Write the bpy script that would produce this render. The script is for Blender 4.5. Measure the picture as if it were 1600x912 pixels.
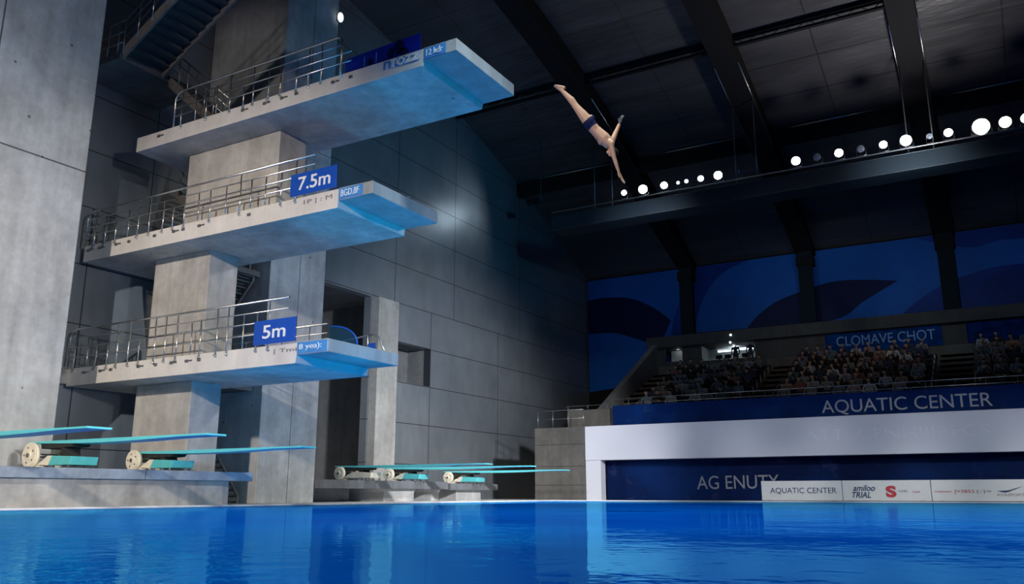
import bpy, bmesh, math, random
from mathutils import Vector, Matrix, Quaternion
random.seed(7)
for o in list(bpy.data.objects):
    bpy.data.objects.remove(o)
SC = bpy.context.scene
COL = SC.collection
R = math.radians

# ------------------------------------------------------------------ camera
PITCH, HEAD, CAMZ, FPX = R(13.35), R(30), 0.345, 1323.0
cd = bpy.data.cameras.new('camera')
cam = bpy.data.objects.new('camera', cd); COL.objects.link(cam)
cam.location = (0, 0, CAMZ)
cam.rotation_euler = (R(90) + PITCH, 0, HEAD)
cd.sensor_width = 36; cd.lens = 36 * FPX / 1600
cd.clip_start = 0.02; cd.clip_end = 300
SC.camera = cam
SC.view_settings.view_transform = 'Standard'
SC.view_settings.look = 'None'
SC.view_settings.gamma = 1
SC.view_settings.use_curve_mapping = False
SC.view_settings.exposure = 0.0

# ------------------------------------------------------------------ world
w = bpy.data.worlds.new('world'); SC.world = w; w.use_nodes = True
w.node_tree.nodes['Background'].inputs[0].default_value = (0.6, 0.7, 0.85, 1)
w.node_tree.nodes['Background'].inputs[1].default_value = 0.006

# ------------------------------------------------------------------ unseen lights, most added for one part of the hall
def spot(name, loc, aim, energy, color, angle=60, size=0.5, blend=0.6, spec=1.0):
    l = bpy.data.lights.new(name, 'SPOT')
    l.energy = energy; l.color = color; l.spot_size = R(angle); l.spot_blend = blend
    l.shadow_soft_size = size; l.specular_factor = spec
    o = bpy.data.objects.new(name, l); COL.objects.link(o)
    o.location = loc
    o.rotation_euler = (Vector(aim) - Vector(loc)).to_track_quat('-Z', 'Y').to_euler()
    return o
WARM, NEUT, COOL, BLUE, TEAL = (1, .86, .72), (1, .97, .93), (.72, .86, 1), (0.0, .42, 1), (0.03, .72, .9)
spot('key_spotlight', (-7, -9, 11), (-18.5, 16, 4.2), 21000, WARM, 38, 0.4, 0.9)
spot('pillar_fill', (12, 3, 6), (-21.4, 6.6, 5.5), 24000, NEUT, 38, 0.4, 1.0)  # added light, cone shaped to brighten only the left pillar
spot('plinth_fill', (3, 4, 3.5), (-18.1, 11.2, -.2), 5200, (1, .96, .9), 30, 0.4, 1.0)  # low light added to brighten the plinth front
spot('tower_fill', (8, 24, 10), (-20.5, 21.2, 5), 7500, (.9, .97, 1), 30, 0.3, 0.9)  # unseen light added for the tall pillar face
spot('tip_spotlight', (6, 12, 14), (-12, 16.5, 7), 600, (1, .98, .95), 40, 0.3, 0.9)
spot('wall_fill', (4, 16, 9), (-24, 34.5, 2.5), 46000, (.95, .96, 1), 38, 0.5, 1.0)  # added light brightening the lower panelled wall
spot('wall_fill', (4, 16, 12), (-24, 33, 13), 6500, (.10, .6, 1), 44, 0.5, 1.0)  # second added light, tints the upper wall blue
spot('diver_fill', (-6, -2, 6), (-6.4, 14.2, 7.4), 5200, (1, .86, .72), 16, 0.2, 0.8)  # narrow added light that brightens the diver alone
for bx_ in (-15, -11.5, -8, -4.5, -1, 2.5):
    spot('balcony_fill', (bx_ + 1, 21, 9), (bx_, 36, 1.7), 2300, (.92, .94, 1), 24, 0.5, 1.0)  # row of added lights kept on the white band, off the crowd
spot('mural_fill', (-14, 34, 13), (-16, 52, 12.5), 850, (.7, .85, 1), 80, 0.5, 1.0)
spot('mural_fill', (-2, 34, 13), (-3, 52, 12.5), 1250, (.7, .85, 1), 80, 0.5, 1.0)  # both mural lights are added so the print stays visible
spot('stand_spotlight', (0, 14, 18), (-5, 42, 6), 310, (1, .9, .8), 44, 0.5, 0.9)
spot('pool_spotlight', (-6, 12, 18), (-5, 17, 0), 10500, (.7, .9, 1), 88, 0.5, 0.8, 0.3)
spot('stair_fill', (-11, -3, 17), (-22, 18, 14.5), 2500, (1, .9, .82), 20, .4, .9)  # warm light added for the stairs and the pillar side
spot('deck_fill', (-9, 26, 17), (-20, 29, 0), 8500, NEUT, 48, .4, .9)  # overhead light added to brighten the deck strip
spot('pool_spotlight', (0, -2, 14), (-2, 8, 0), 6500, (.7, .9, 1), 90, 0.5, 0.8, 0.3)
for bx_ in (-14, -8, -3.5, 1):
    spot('board_fill', (bx_ + 1.5, 24, 4.2), (bx_, 35, .3), 900, (1, .98, .96), 24, 0.4, 1.0)  # unseen lights added to whiten the advertising boards
# spill of the floodlight row onto the roof lining
spot('roof_spill_light', (-1, 36, 12), (-3, 34, 21), 2600, (1, .96, .93), 130, .4, 1.0, 0.4)
# added blue lights standing in for pool glow, turned up at the tower
spot('pool_upfill', (-8.5, 10.5, .12), (-14.5, 17, 6), 750, BLUE, 90, 0.4, 0.8, 0.2)
spot('pool_upfill', (-9.5, 20.5, .12), (-14.5, 16.5, 7), 500, BLUE, 90, 0.4, 0.8, 0.2)
spot('pool_upfill', (-14.6, 16.4, .12), (-17.2, 16.5, 3.4), 190, BLUE, 125, 0.3, 0.9, 0.2)
spot('pool_upfill', (-11.6, 16.6, .12), (-14.2, 16.5, 7.2), 420, (0, .5, .95), 50, 0.3, 0.9, 0.2)
spot('pool_upfill', (-5, 15, .12), (-13, 16, 10), 800, TEAL, 70, 0.4, 0.8, 0.2)

# ------------------------------------------------------------------ materials
def mat_new(name):
    m = bpy.data.materials.new(name); m.use_nodes = True
    nt = m.node_tree; nt.nodes.clear()
    out = nt.nodes.new('ShaderNodeOutputMaterial')
    b = nt.nodes.new('ShaderNodeBsdfPrincipled')
    nt.links.new(b.outputs[0], out.inputs[0])
    return m, nt, b, out
def nd(nt, t, **k):
    n = nt.nodes.new(t)
    for a, v in k.items(): setattr(n, a, v)
    return n
def mth(nt, op, a, b=None, clamp=False):
    n = nt.nodes.new('ShaderNodeMath'); n.operation = op; n.use_clamp = clamp
    for i, v in enumerate((a, b)):
        if v is None: continue
        if isinstance(v, (int, float)): n.inputs[i].default_value = v
        else: nt.links.new(v, n.inputs[i])
    return n.outputs[0]
def mixc(nt, f, a, b, mode='MIX'):
    n = nt.nodes.new('ShaderNodeMix'); n.data_type = 'RGBA'; n.blend_type = mode
    for i, v in ((0, f), (6, a), (7, b)):
        if isinstance(v, (int, float)): n.inputs[i].default_value = v
        elif isinstance(v, tuple): n.inputs[i].default_value = (*v, 1) if len(v) == 3 else v
        else: nt.links.new(v, n.inputs[i])
    return n.outputs[2]
def noise(nt, vec, scale, detail=4, rough=.55, sc3=None):
    if sc3:
        mp = nt.nodes.new('ShaderNodeMapping'); mp.inputs['Scale'].default_value = sc3
        nt.links.new(vec, mp.inputs[0]); vec = mp.outputs[0]
    n = nt.nodes.new('ShaderNodeTexNoise'); n.inputs['Scale'].default_value = scale
    n.inputs['Detail'].default_value = detail; n.inputs['Roughness'].default_value = rough
    nt.links.new(vec, n.inputs[0]); return n.outputs[0]
def remap(nt, v, a, b, c, d):
    n = nt.nodes.new('ShaderNodeMapRange'); nt.links.new(v, n.inputs[0])
    for i, x in enumerate((a, b, c, d)): n.inputs[i + 1].default_value = x
    return n.outputs[0]
def seams(nt, sep, items, w=.012):
    """dark joint where a world coordinate meets one of the values: ('X'|'Y'|'Z', value)"""
    tot = None
    for ax, v in items:
        d = mth(nt, 'ABSOLUTE', mth(nt, 'SUBTRACT', sep.outputs[ax], v))
        q = mth(nt, 'LESS_THAN', d, w)
        tot = q if tot is None else mth(nt, 'MAXIMUM', tot, q)
    return tot
def concrete(name, base, rough=.8, var=.28, joints=(), holes=True, streak=.18, bump=.25, spec=.3, jw=.014):
    m, nt, b, out = mat_new(name)
    g = nd(nt, 'ShaderNodeNewGeometry'); pos = g.outputs['Position']
    sep = nd(nt, 'ShaderNodeSeparateXYZ'); nt.links.new(pos, sep.inputs[0])
    n1 = noise(nt, pos, .7, 8, .62); n2 = noise(nt, pos, 5, 6, .6)
    n3 = noise(nt, pos, 1.0, 4, .6, (2.2, 2.2, .18))
    f = remap(nt, n1, .3, .7, 1 - var, 1 + var * .6)
    f = mth(nt, 'MULTIPLY', f, remap(nt, n2, .3, .7, 1 - var * .35, 1 + var * .3))
    f = mth(nt, 'MULTIPLY', f, remap(nt, n3, .3, .7, 1 - streak, 1 + streak * .6))
    c = mixc(nt, 1.0, base, f, 'MULTIPLY')
    if holes:
        v = nd(nt, 'ShaderNodeTexVoronoi'); v.inputs['Scale'].default_value = 1.15
        nt.links.new(pos, v.inputs[0])
        h = mth(nt, 'LESS_THAN', v.outputs['Distance'], .05)
        c = mixc(nt, mth(nt, 'MULTIPLY', h, .65), c, (.03, .03, .03))
    if joints:
        j = seams(nt, sep, joints, jw)
        c = mixc(nt, mth(nt, 'MULTIPLY', j, .8), c, (.02, .02, .022))
    nt.links.new(c, b.inputs['Base Color'])
    b.inputs['Roughness'].default_value = rough
    b.inputs['Specular IOR Level'].default_value = spec
    bp = nd(nt, 'ShaderNodeBump'); bp.inputs['Strength'].default_value = bump; bp.inputs['Distance'].default_value = .02
    nt.links.new(n2, bp.inputs['Height']); nt.links.new(bp.outputs[0], b.inputs['Normal'])
    return m
def plain(name, col, rough=.5, metal=0, var=.08, scale=4, emit=0, spec=.5, coords='Object'):
    m, nt, b, out = mat_new(name)
    tc = nd(nt, 'ShaderNodeTexCoord')
    n = noise(nt, tc.outputs[coords], scale, 4)
    c = mixc(nt, 1.0, col, remap(nt, n, .3, .7, 1 - var, 1 + var), 'MULTIPLY')
    nt.links.new(c, b.inputs['Base Color'])
    b.inputs['Roughness'].default_value = rough; b.inputs['Metallic'].default_value = metal
    b.inputs['Specular IOR Level'].default_value = spec
    if emit:
        b.inputs['Emission Color'].default_value = (*col, 1); b.inputs['Emission Strength'].default_value = emit
    return m
M = {}
M['tower'] = concrete('tower concrete', (.56, .55, .53))
M['pillar'] = concrete('big pillar concrete', (.47, .49, .50), joints=[('Y', 10.55), ('Z', 9.05)], holes=True, jw=.022)
M['tall'] = concrete('tall pillar concrete', (.55, .57, .57), joints=[('Y', 20.85), ('Z', 12.4)], jw=.014)
M['plinth'] = concrete('plinth concrete', (.50, .49, .48), holes=False, var=.35)
M['plinthtop'] = concrete('plinth slab concrete', (.36, .43, .52), holes=False, var=.35, joints=[('Y', 13.6)], jw=.01)
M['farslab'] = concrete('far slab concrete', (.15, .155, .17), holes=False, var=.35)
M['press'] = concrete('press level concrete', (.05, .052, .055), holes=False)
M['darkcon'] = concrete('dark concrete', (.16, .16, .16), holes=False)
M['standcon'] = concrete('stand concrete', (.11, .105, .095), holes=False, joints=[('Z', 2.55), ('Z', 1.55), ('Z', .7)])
M['deck'] = concrete('pool deck', (.8, .79, .77), holes=False, var=.1, rough=.6)
M['steel'] = plain('brushed steel', (.75, .74, .72), .28, 1.0)
M['darksteel'] = plain('dark steel', (.25, .25, .26), .4, .8)
M['white'] = plain('white paint', (.80, .80, .80), .5)
M['fascia'] = concrete('painted fascia', (.74, .72, .69), holes=False, var=.12, streak=.08)
M['signblue'] = plain('sign blue', (.002, .075, .47), .45, var=.04)
M['signnavy'] = plain('banner navy', (.004, .018, .30), .3, var=.2, scale=1.2)
M['decalblue'] = plain('decal blue', (.06, .26, .62), .5, var=.1)
M['lettering'] = plain('white lettering', (.85, .87, .9), .5, var=.02)
M['ink'] = plain('navy ink', (.03, .045, .12), .5)
M['redink'] = plain('red ink', (.5, .03, .04), .5)
M['greyink'] = plain('grey ink', (.25, .23, .25), .5)
M['cream'] = plain('cream paint', (.80, .74, .60), .45)
M['aqua'] = plain('aqua paint', (.10, .52, .54), .45)
M['boardtop'] = plain('springboard aqua', (.12, .62, .66), .5, var=.05)
M['rubber'] = plain('black rubber', (.02, .02, .02), .7)
M['black'] = plain('black paint', (.010, .010, .011), .85, spec=.15)
M['navybeam'] = plain('gantry paint', (.012, .022, .03), .5)
M['columnpaint'] = plain('column paint', (.008, .016, .022), .8, spec=.1)
M['duskfab'] = plain('bench plastic', (.02, .035, .09), .5)
M['band'] = plain('balcony white', (.62, .63, .68), .38, var=.04, scale=.4)

# gray wall panels, satin
m, nt, b, out = mat_new('wall panels'); M['wall'] = m
g = nd(nt, 'ShaderNodeNewGeometry'); sep = nd(nt, 'ShaderNodeSeparateXYZ'); nt.links.new(g.outputs['Position'], sep.inputs[0])
zs = [('Z', 1.65 + 1.87 * i) for i in range(12)]
j1 = seams(nt, sep, zs, .017)
lowmask = mth(nt, 'LESS_THAN', sep.outputs['Z'], 9.13)
j2 = mth(nt, 'MULTIPLY', seams(nt, sep, [('Y', 34.0), ('Y', 31.0), ('Y', 40.5), ('Y', 10), ('Y', 15.5)], .02), lowmask)
j3 = mth(nt, 'MULTIPLY', seams(nt, sep, [('Y', 36.0), ('Y', 31.0), ('Y', 43), ('Y', 12), ('Y', 17.5)], .02), mth(nt, 'SUBTRACT', 1.0, lowmask))
j = mth(nt, 'MAXIMUM', j1, mth(nt, 'MAXIMUM', j2, j3))
n1 = noise(nt, g.outputs['Position'], .35, 5); n2 = noise(nt, g.outputs['Position'], 2.5, 5, .6, (1, 1, .35))
f = mth(nt, 'MULTIPLY', remap(nt, n1, .3, .7, .82, 1.12), remap(nt, n2, .3, .7, .93, 1.06))
c = mixc(nt, 1.0, (.25, .275, .30), f, 'MULTIPLY')
c = mixc(nt, mth(nt, 'MULTIPLY', j, .85), c, (.012, .014, .018))
nt.links.new(c, b.inputs['Base Color']); b.inputs['Metallic'].default_value = .45
nt.links.new(remap(nt, n2, .3, .7, .38, .5), b.inputs['Roughness'])

# roof membrane: near black with shallow folds
m, nt, b, out = mat_new('roof lining'); M['roof'] = m
g = nd(nt, 'ShaderNodeNewGeometry'); sep = nd(nt, 'ShaderNodeSeparateXYZ'); nt.links.new(g.outputs['Position'], sep.inputs[0])
n1 = noise(nt, g.outputs['Position'], .5, 5, .55, (.35, 1.6, 1))
j = seams(nt, sep, [('Y', y) for y in (12, 18, 24, 29.5, 33, 38.2, 40.4)] + [('X', x) for x in (-20.6, -13.1, -5.6, 1.9)], .03)
c = mixc(nt, 1.0, (.055, .055, .06), remap(nt, n1, .3, .7, .7, 1.3), 'MULTIPLY')
c = mixc(nt, mth(nt, 'MULTIPLY', j, .7), c, (.008, .008, .009))
nt.links.new(c, b.inputs['Base Color']); b.inputs['Roughness'].default_value = .42
bp = nd(nt, 'ShaderNodeBump'); bp.inputs['Strength'].default_value = .8; bp.inputs['Distance'].default_value = .25
nt.links.new(n1, bp.inputs['Height']); nt.links.new(bp.outputs[0], b.inputs['Normal'])

# pool water: scattering blue body under a rippled reflecting surface
m, nt, b, out = mat_new('pool water'); M['water'] = m
nt.nodes.remove(b)
g = nd(nt, 'ShaderNodeNewGeometry')
r1 = noise(nt, g.outputs['Position'], 1.0, 3, .5, (1.0, 1.0, 1)); r2 = noise(nt, g.outputs['Position'], 5.5, 2, .5)
big = noise(nt, g.outputs['Position'], .16, 3, .5)
hh = mth(nt, 'ADD', mth(nt, 'MULTIPLY', r1, .8), mth(nt, 'MULTIPLY', r2, .22))
bp = nd(nt, 'ShaderNodeBump'); bp.inputs['Distance'].default_value = .022
nt.links.new(remap(nt, big, .40, .62, .28, .95), bp.inputs['Strength'])
nt.links.new(hh, bp.inputs['Height'])
df = nd(nt, 'ShaderNodeBsdfDiffuse')
col = mixc(nt, remap(nt, big, .35, .65, 0, 1), (.0, .075, .50), (.0, .15, .72))
nt.links.new(col, df.inputs[0])
gl = nd(nt, 'ShaderNodeBsdfGlossy'); gl.inputs[0].default_value = (.15, .74, .95, 1); gl.inputs['Roughness'].default_value = .02
nt.links.new(bp.outputs[0], gl.inputs['Normal'])
fr = nd(nt, 'ShaderNodeFresnel'); fr.inputs[0].default_value = 1.33; nt.links.new(bp.outputs[0], fr.inputs['Normal'])
mx = nd(nt, 'ShaderNodeMixShader')
nt.links.new(mth(nt, 'MINIMUM', mth(nt, 'MULTIPLY', fr.outputs[0], 1.0), .46), mx.inputs[0])
nt.links.new(df.outputs[0], mx.inputs[1]); nt.links.new(gl.outputs[0], mx.inputs[2]); nt.links.new(mx.outputs[0], out.inputs[0])

def emitter(name, col, s):
    m, nt, b, out = mat_new(name)
    b.inputs['Base Color'].default_value = (*col, 1)
    b.inputs['Emission Color'].default_value = (*col, 1); b.inputs['Emission Strength'].default_value = s
    return m
M['lamp'] = emitter('lit lamp lens', (1, .98, .95), 30)
M['lampdim'] = emitter('dim lamp lens', (.85, .92, 1), 1.6)
M['lampoff'] = plain('unlit lamp glass', (.10, .12, .15), .12, 0)
M['boothlight'] = emitter('booth light strip', (.75, .9, 1), 2.2)
M['screen'] = emitter('booth screen', (.35, .55, .65), .35)
M['muralA'] = plain('mural blue', (.006, .085, .36), .5, var=.22, scale=.25, spec=.1)
M['muralB'] = plain('mural navy', (.003, .008, .05), .5, var=.2, scale=.3, spec=.1)
M['muralC'] = plain('mural deep blue', (.003, .03, .20), .5, var=.35, scale=.4, spec=.1)

def mottled(name, cols, sc, spots):
    m, nt, b, out = mat_new(name)
    g = nd(nt, 'ShaderNodeNewGeometry')
    n1 = noise(nt, g.outputs['Position'], sc, 5, .6); n2 = noise(nt, g.outputs['Position'], sc * 2.7, 6, .65)
    c = mixc(nt, remap(nt, n1, .4, .6, 0, 1), cols[0], cols[1])
    c = mixc(nt, remap(nt, n2, .58, .68, 0, spots), c, cols[2])
    nt.links.new(c, b.inputs['Base Color']); b.inputs['Roughness'].default_value = .6; b.inputs['Specular IOR Level'].default_value = .06
    return m
M['fasciamural'] = mottled('fascia banner print', [(.003, .03, .16), (.002, .018, .10), (.05, .10, .14)], .5, .35)
M['lowermural'] = mottled('lower wall print', [(.003, .02, .10), (.002, .009, .05), (.04, .045, .13)], .35, .5)

# people
def objcol(name, fac=1.0):
    m, nt, b, out = mat_new(name)
    oi = nd(nt, 'ShaderNodeObjectInfo')
    nt.links.new(oi.outputs['Color'], b.inputs['Base Color']); b.inputs['Roughness'].default_value = .85
    return m
M['shirt'] = objcol('spectator shirt')
M['skin2'] = plain('spectator skin', (.42, .25, .17), .6)
M['trouser'] = plain('spectator trousers', (.03, .035, .05), .8)
M['hair'] = plain('dark hair', (.02, .013, .01), .9, spec=.1)
M['trunks'] = plain('navy swim trunks', (.008, .012, .05), .7, spec=.15)
m, nt, b, out = mat_new('diver skin'); M['skin'] = m
tc = nd(nt, 'ShaderNodeTexCoord'); n = noise(nt, tc.outputs['Object'], 5, 4)
nt.links.new(mixc(nt, n, (.48, .26, .155), (.60, .35, .22)), b.inputs['Base Color']); b.inputs['Roughness'].default_value = .42
b.inputs['Subsurface Weight'].default_value = .06; b.inputs['Subsurface Radius'].default_value = (.02, .008, .004)

# ------------------------------------------------------------------ mesh helpers
class MB:
    def __init__(s): s.bm = bmesh.new(); s.mi = 0; s.mats = []
    def _tag(s, faces):
        for f in faces: f.material_index = s.mi
    def use(s, i): s.mi = i; return s
    def box(s, x0, x1, y0, y1, z0, z1):
        v = [s.bm.verts.new((x, y, z)) for x in (x0, x1) for y in (y0, y1) for z in (z0, z1)]
        q = [(0, 1, 3, 2), (4, 6, 7, 5), (0, 4, 5, 1), (2, 3, 7, 6), (0, 2, 6, 4), (1, 5, 7, 3)]
        s._tag([s.bm.faces.new([v[i] for i in f]) for f in q]); return s
    def prism(s, pts, axis, a, b):
        """polygon pts extruded along axis from a to b; pts are the two other coords in xyz order"""
        def P(p, t):
            return {'x': (t, p[0], p[1]), 'y': (p[0], t, p[1]), 'z': (p[0], p[1], t)}[axis]
        A = [s.bm.verts.new(P(p, a)) for p in pts]; B = [s.bm.verts.new(P(p, b)) for p in pts]
        fs = [s.bm.faces.new(A), s.bm.faces.new(B[::-1])]
        n = len(pts)
        for i in range(n): fs.append(s.bm.faces.new([A[i], B[i], B[(i + 1) % n], A[(i + 1) % n]]))
        s._tag(fs); bmesh.ops.recalc_face_normals(s.bm, faces=fs); return s
    def cone(s, p0, p1, r0, r1, n=12, caps=True):
        p0, p1 = Vector(p0), Vector(p1); d = (p1 - p0)
        q = d.to_track_quat('Z', 'Y')
        A, B = [], []
        for i in range(n):
            a = 2 * math.pi * i / n; u = q @ Vector((math.cos(a), math.sin(a), 0))
            A.append(s.bm.verts.new(p0 + u * r0)); B.append(s.bm.verts.new(p1 + u * r1))
        fs = [s.bm.faces.new([A[i], A[(i + 1) % n], B[(i + 1) % n], B[i]]) for i in range(n)]
        for f in fs: f.smooth = n > 6
        if caps: fs += [s.bm.faces.new(A[::-1]), s.bm.faces.new(B)]
        s._tag(fs); return s
    def tube(s, pts, r, n=8):
        pts = [Vector(p) for p in pts]; rings = []
        for i, p in enumerate(pts):
            t = (pts[min(i + 1, len(pts) - 1)] - pts[max(i - 1, 0)]).normalized()
            q = t.to_track_quat('Z', 'Y')
            rings.append([s.bm.verts.new(p + q @ Vector((math.cos(2 * math.pi * k / n) * r, math.sin(2 * math.pi * k / n) * r, 0))) for k in range(n)])
        fs = []
        for a, b in zip(rings, rings[1:]):
            # keep ring order aligned
            best = min(range(n), key=lambda k: (a[0].co - b[k].co).length)
            b2 = b[best:] + b[:best]; b[:] = b2
            for k in range(n): fs.append(s.bm.faces.new([a[k], a[(k + 1) % n], b[(k + 1) % n], b[k]]))
        for f in fs: f.smooth = True
        fs += [s.bm.faces.new(rings[0][::-1]), s.bm.faces.new(rings[-1])]
        s._tag(fs); return s
    def ball(s, c, r, seg=12, sc=(1, 1, 1), rot=None):
        mt = Matrix.Translation(Vector(c)) @ (rot.to_matrix().to_4x4() if rot else Matrix()) @ Matrix.Diagonal((*[r * k for k in sc], 1))
        g = bmesh.ops.create_uvsphere(s.bm, u_segments=seg, v_segments=max(6, seg * 2 // 3), radius=1, matrix=mt)
        fs = {f for v in g['verts'] for f in v.link_faces}
        for f in fs: f.smooth = True
        s._tag(fs); return s
    def cap(s, p0, p1, r0, r1, seg=12):
        s.cone(p0, p1, r0, r1, seg); s.ball(p0, r0, seg); s.ball(p1, r1, seg); return s
LOC = {}
def props(o, label=None, cat=None, group=None, kind=None):
    if label: o['label'] = label
    if cat: o['category'] = cat
    if group: o['group'] = group
    if kind: o['kind'] = kind
    return o
def thing(name, loc, label, cat, group=None):
    o = bpy.data.objects.new(name, None); COL.objects.link(o); o.location = loc; o.empty_display_size = .2
    LOC[o.name] = Vector(loc); return props(o, label, cat, group)
def build(mb, name, mats, parent=None, label=None, cat=None, group=None, kind=None, bevel=0, local=False):
    me = bpy.data.meshes.new(name)
    if parent is not None: off = Vector((0, 0, 0)) if local else LOC[parent.name]
    elif local: off = Vector((0, 0, 0))
    else:
        vs = [v.co for v in mb.bm.verts]
        off = Vector(((min(v.x for v in vs) + max(v.x for v in vs)) / 2, (min(v.y for v in vs) + max(v.y for v in vs)) / 2, min(v.z for v in vs)))
    bmesh.ops.translate(mb.bm, verts=mb.bm.verts, vec=-off)
    bmesh.ops.recalc_face_normals(mb.bm, faces=mb.bm.faces)
    mb.bm.to_mesh(me); mb.bm.free()
    for mm in (mats if isinstance(mats, (list, tuple)) else [mats]): me.materials.append(mm)
    o = bpy.data.objects.new(name, me); COL.objects.link(o)
    if parent is not None: o.parent = parent; LOC[o.name] = off
    else: o.location = off; LOC[o.name] = off
    if bevel:
        bv = o.modifiers.new('bevel', 'BEVEL'); bv.width = bevel; bv.segments = 2; bv.limit_method = 'ANGLE'
    return props(o, label, cat, group, kind)
def text(s, x, y, z, h, mat, parent, width=None, shear=0, name='lettering', depth=.012, label=None, rise=0, bold=0):
    """raised letters on a face looking towards -Y, left baseline corner at x, z"""
    cu = bpy.data.curves.new('t', 'FONT'); cu.body = s; cu.size = 1; cu.extrude = .5; cu.shear = shear; cu.offset = bold
    to = bpy.data.objects.new('t', cu); COL.objects.link(to)
    bpy.context.view_layer.update()
    me = bpy.data.meshes.new_from_object(to.evaluated_get(bpy.context.evaluated_depsgraph_get()))
    bpy.data.objects.remove(to)
    xs = [v.co.x for v in me.vertices]; ys = [v.co.y for v in me.vertices]
    x0, x1, y0, y1 = min(xs), max(xs), min(ys), max(ys)
    sy = h / (y1 - y0); sx = (width / (x1 - x0)) if width else sy
    off = LOC[parent.name]
    for v in me.vertices:
        a, bb, cc = (v.co.x - x0) * sx, (v.co.y - y0) * sy, v.co.z
        v.co = Vector((x + a, y - depth * .5 - cc * depth, z + bb + rise * a)) - off
    me.name = name; me.materials.clear(); me.materials.append(mat)
    for p in me.polygons: p.material_index = 0
    o = bpy.data.objects.new(name, me); COL.objects.link(o); o.parent = parent; LOC[o.name] = off
    if label: o['label'] = label
    return o

# ================================================================== SETTING
XW, XE, YF = -24.3, -17.8, 34.0
mb = MB()                                    # pool surface
mb.box(XE, 13.9, -14.9, YF, -.3, 0)
build(mb, 'pool_water', M['water'], kind='structure')
mb = MB(); mb.box(-29.5, XE, -15, 54, -.4, .03); mb.box(XE, 14, YF, 54, -.4, .03)
build(mb, 'floor', M['deck'], kind='structure', label='pale pool deck around the water')
mb = MB(); mb.box(XE, XE + .28, -15, YF, .0, .05); mb.box(XE, 14, YF - .28, YF, 0, .05)
build(mb, 'trim_1', M['white'], kind='structure', bevel=.015)

mb = MB()                                    # the long panelled side wall with its openings
def wslab(y0, y1, z0, z1): mb.box(XW - .4, XW, y0, y1, z0, z1)
wslab(-15, 22.1, 0, 27); wslab(22.1, 29.3, 9.05, 27); wslab(29.3, 31, 0, 27); wslab(31, 34, 0, 5.42); wslab(31, 34, 7.3, 27); wslab(34, 53, 0, 27)
build(mb, 'wall_left', M['wall'], kind='structure')
mb = MB()                                    # recess behind the opening, and the shallow niche
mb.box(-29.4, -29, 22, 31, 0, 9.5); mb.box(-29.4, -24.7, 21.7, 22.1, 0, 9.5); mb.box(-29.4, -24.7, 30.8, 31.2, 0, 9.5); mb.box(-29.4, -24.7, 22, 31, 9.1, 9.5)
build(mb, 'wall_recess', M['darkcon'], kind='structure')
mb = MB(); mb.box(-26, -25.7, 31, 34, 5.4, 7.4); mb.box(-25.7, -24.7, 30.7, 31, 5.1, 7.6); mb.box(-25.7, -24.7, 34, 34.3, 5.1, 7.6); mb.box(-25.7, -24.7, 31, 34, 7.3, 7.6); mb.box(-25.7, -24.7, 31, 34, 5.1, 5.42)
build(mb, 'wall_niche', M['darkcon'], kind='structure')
mb = MB(); mb.box(XW, XW + .06, 36.6, 44.8, 0, 1.9)
mb2 = MB(); mb2.box(13.9, 14.3, -15, 53, -.3, 27); build(mb2, 'wall_right', M['black'], kind='structure'); mb.bm.free()
mb = MB(); mb.box(-25, 14.3, -15.3, -15, -.3, 27); build(mb, 'wall_back', M['black'], kind='structure')
mb = MB(); mb.box(-25, 14.3, 52.6, 53, 0, 17); build(mb, 'wall_far', M['black'], kind='structure')
# roof
PROF = [(-15.2, 24.6), (5, 24.3), (17, 23.7), (26.8, 22.8), (31.8, 21.9), (36.4, 20.8), (42.6, 18.95), (47.5, 17.1), (52.7, 14.85)]
def prof(y):
    for (a, za), (b_, zb) in zip(PROF, PROF[1:]):
        if a <= y <= b_: return za + (zb - za) * (y - a) / (b_ - a)
    return PROF[-1][1]
mb = MB(); mb.prism([(a, z) for a, z in PROF] + [(a, z + .4) for a, z in PROF[::-1]], 'x', -24.8, 14.3)
build(mb, 'ceiling', M['roof'], kind='structure')

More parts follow.
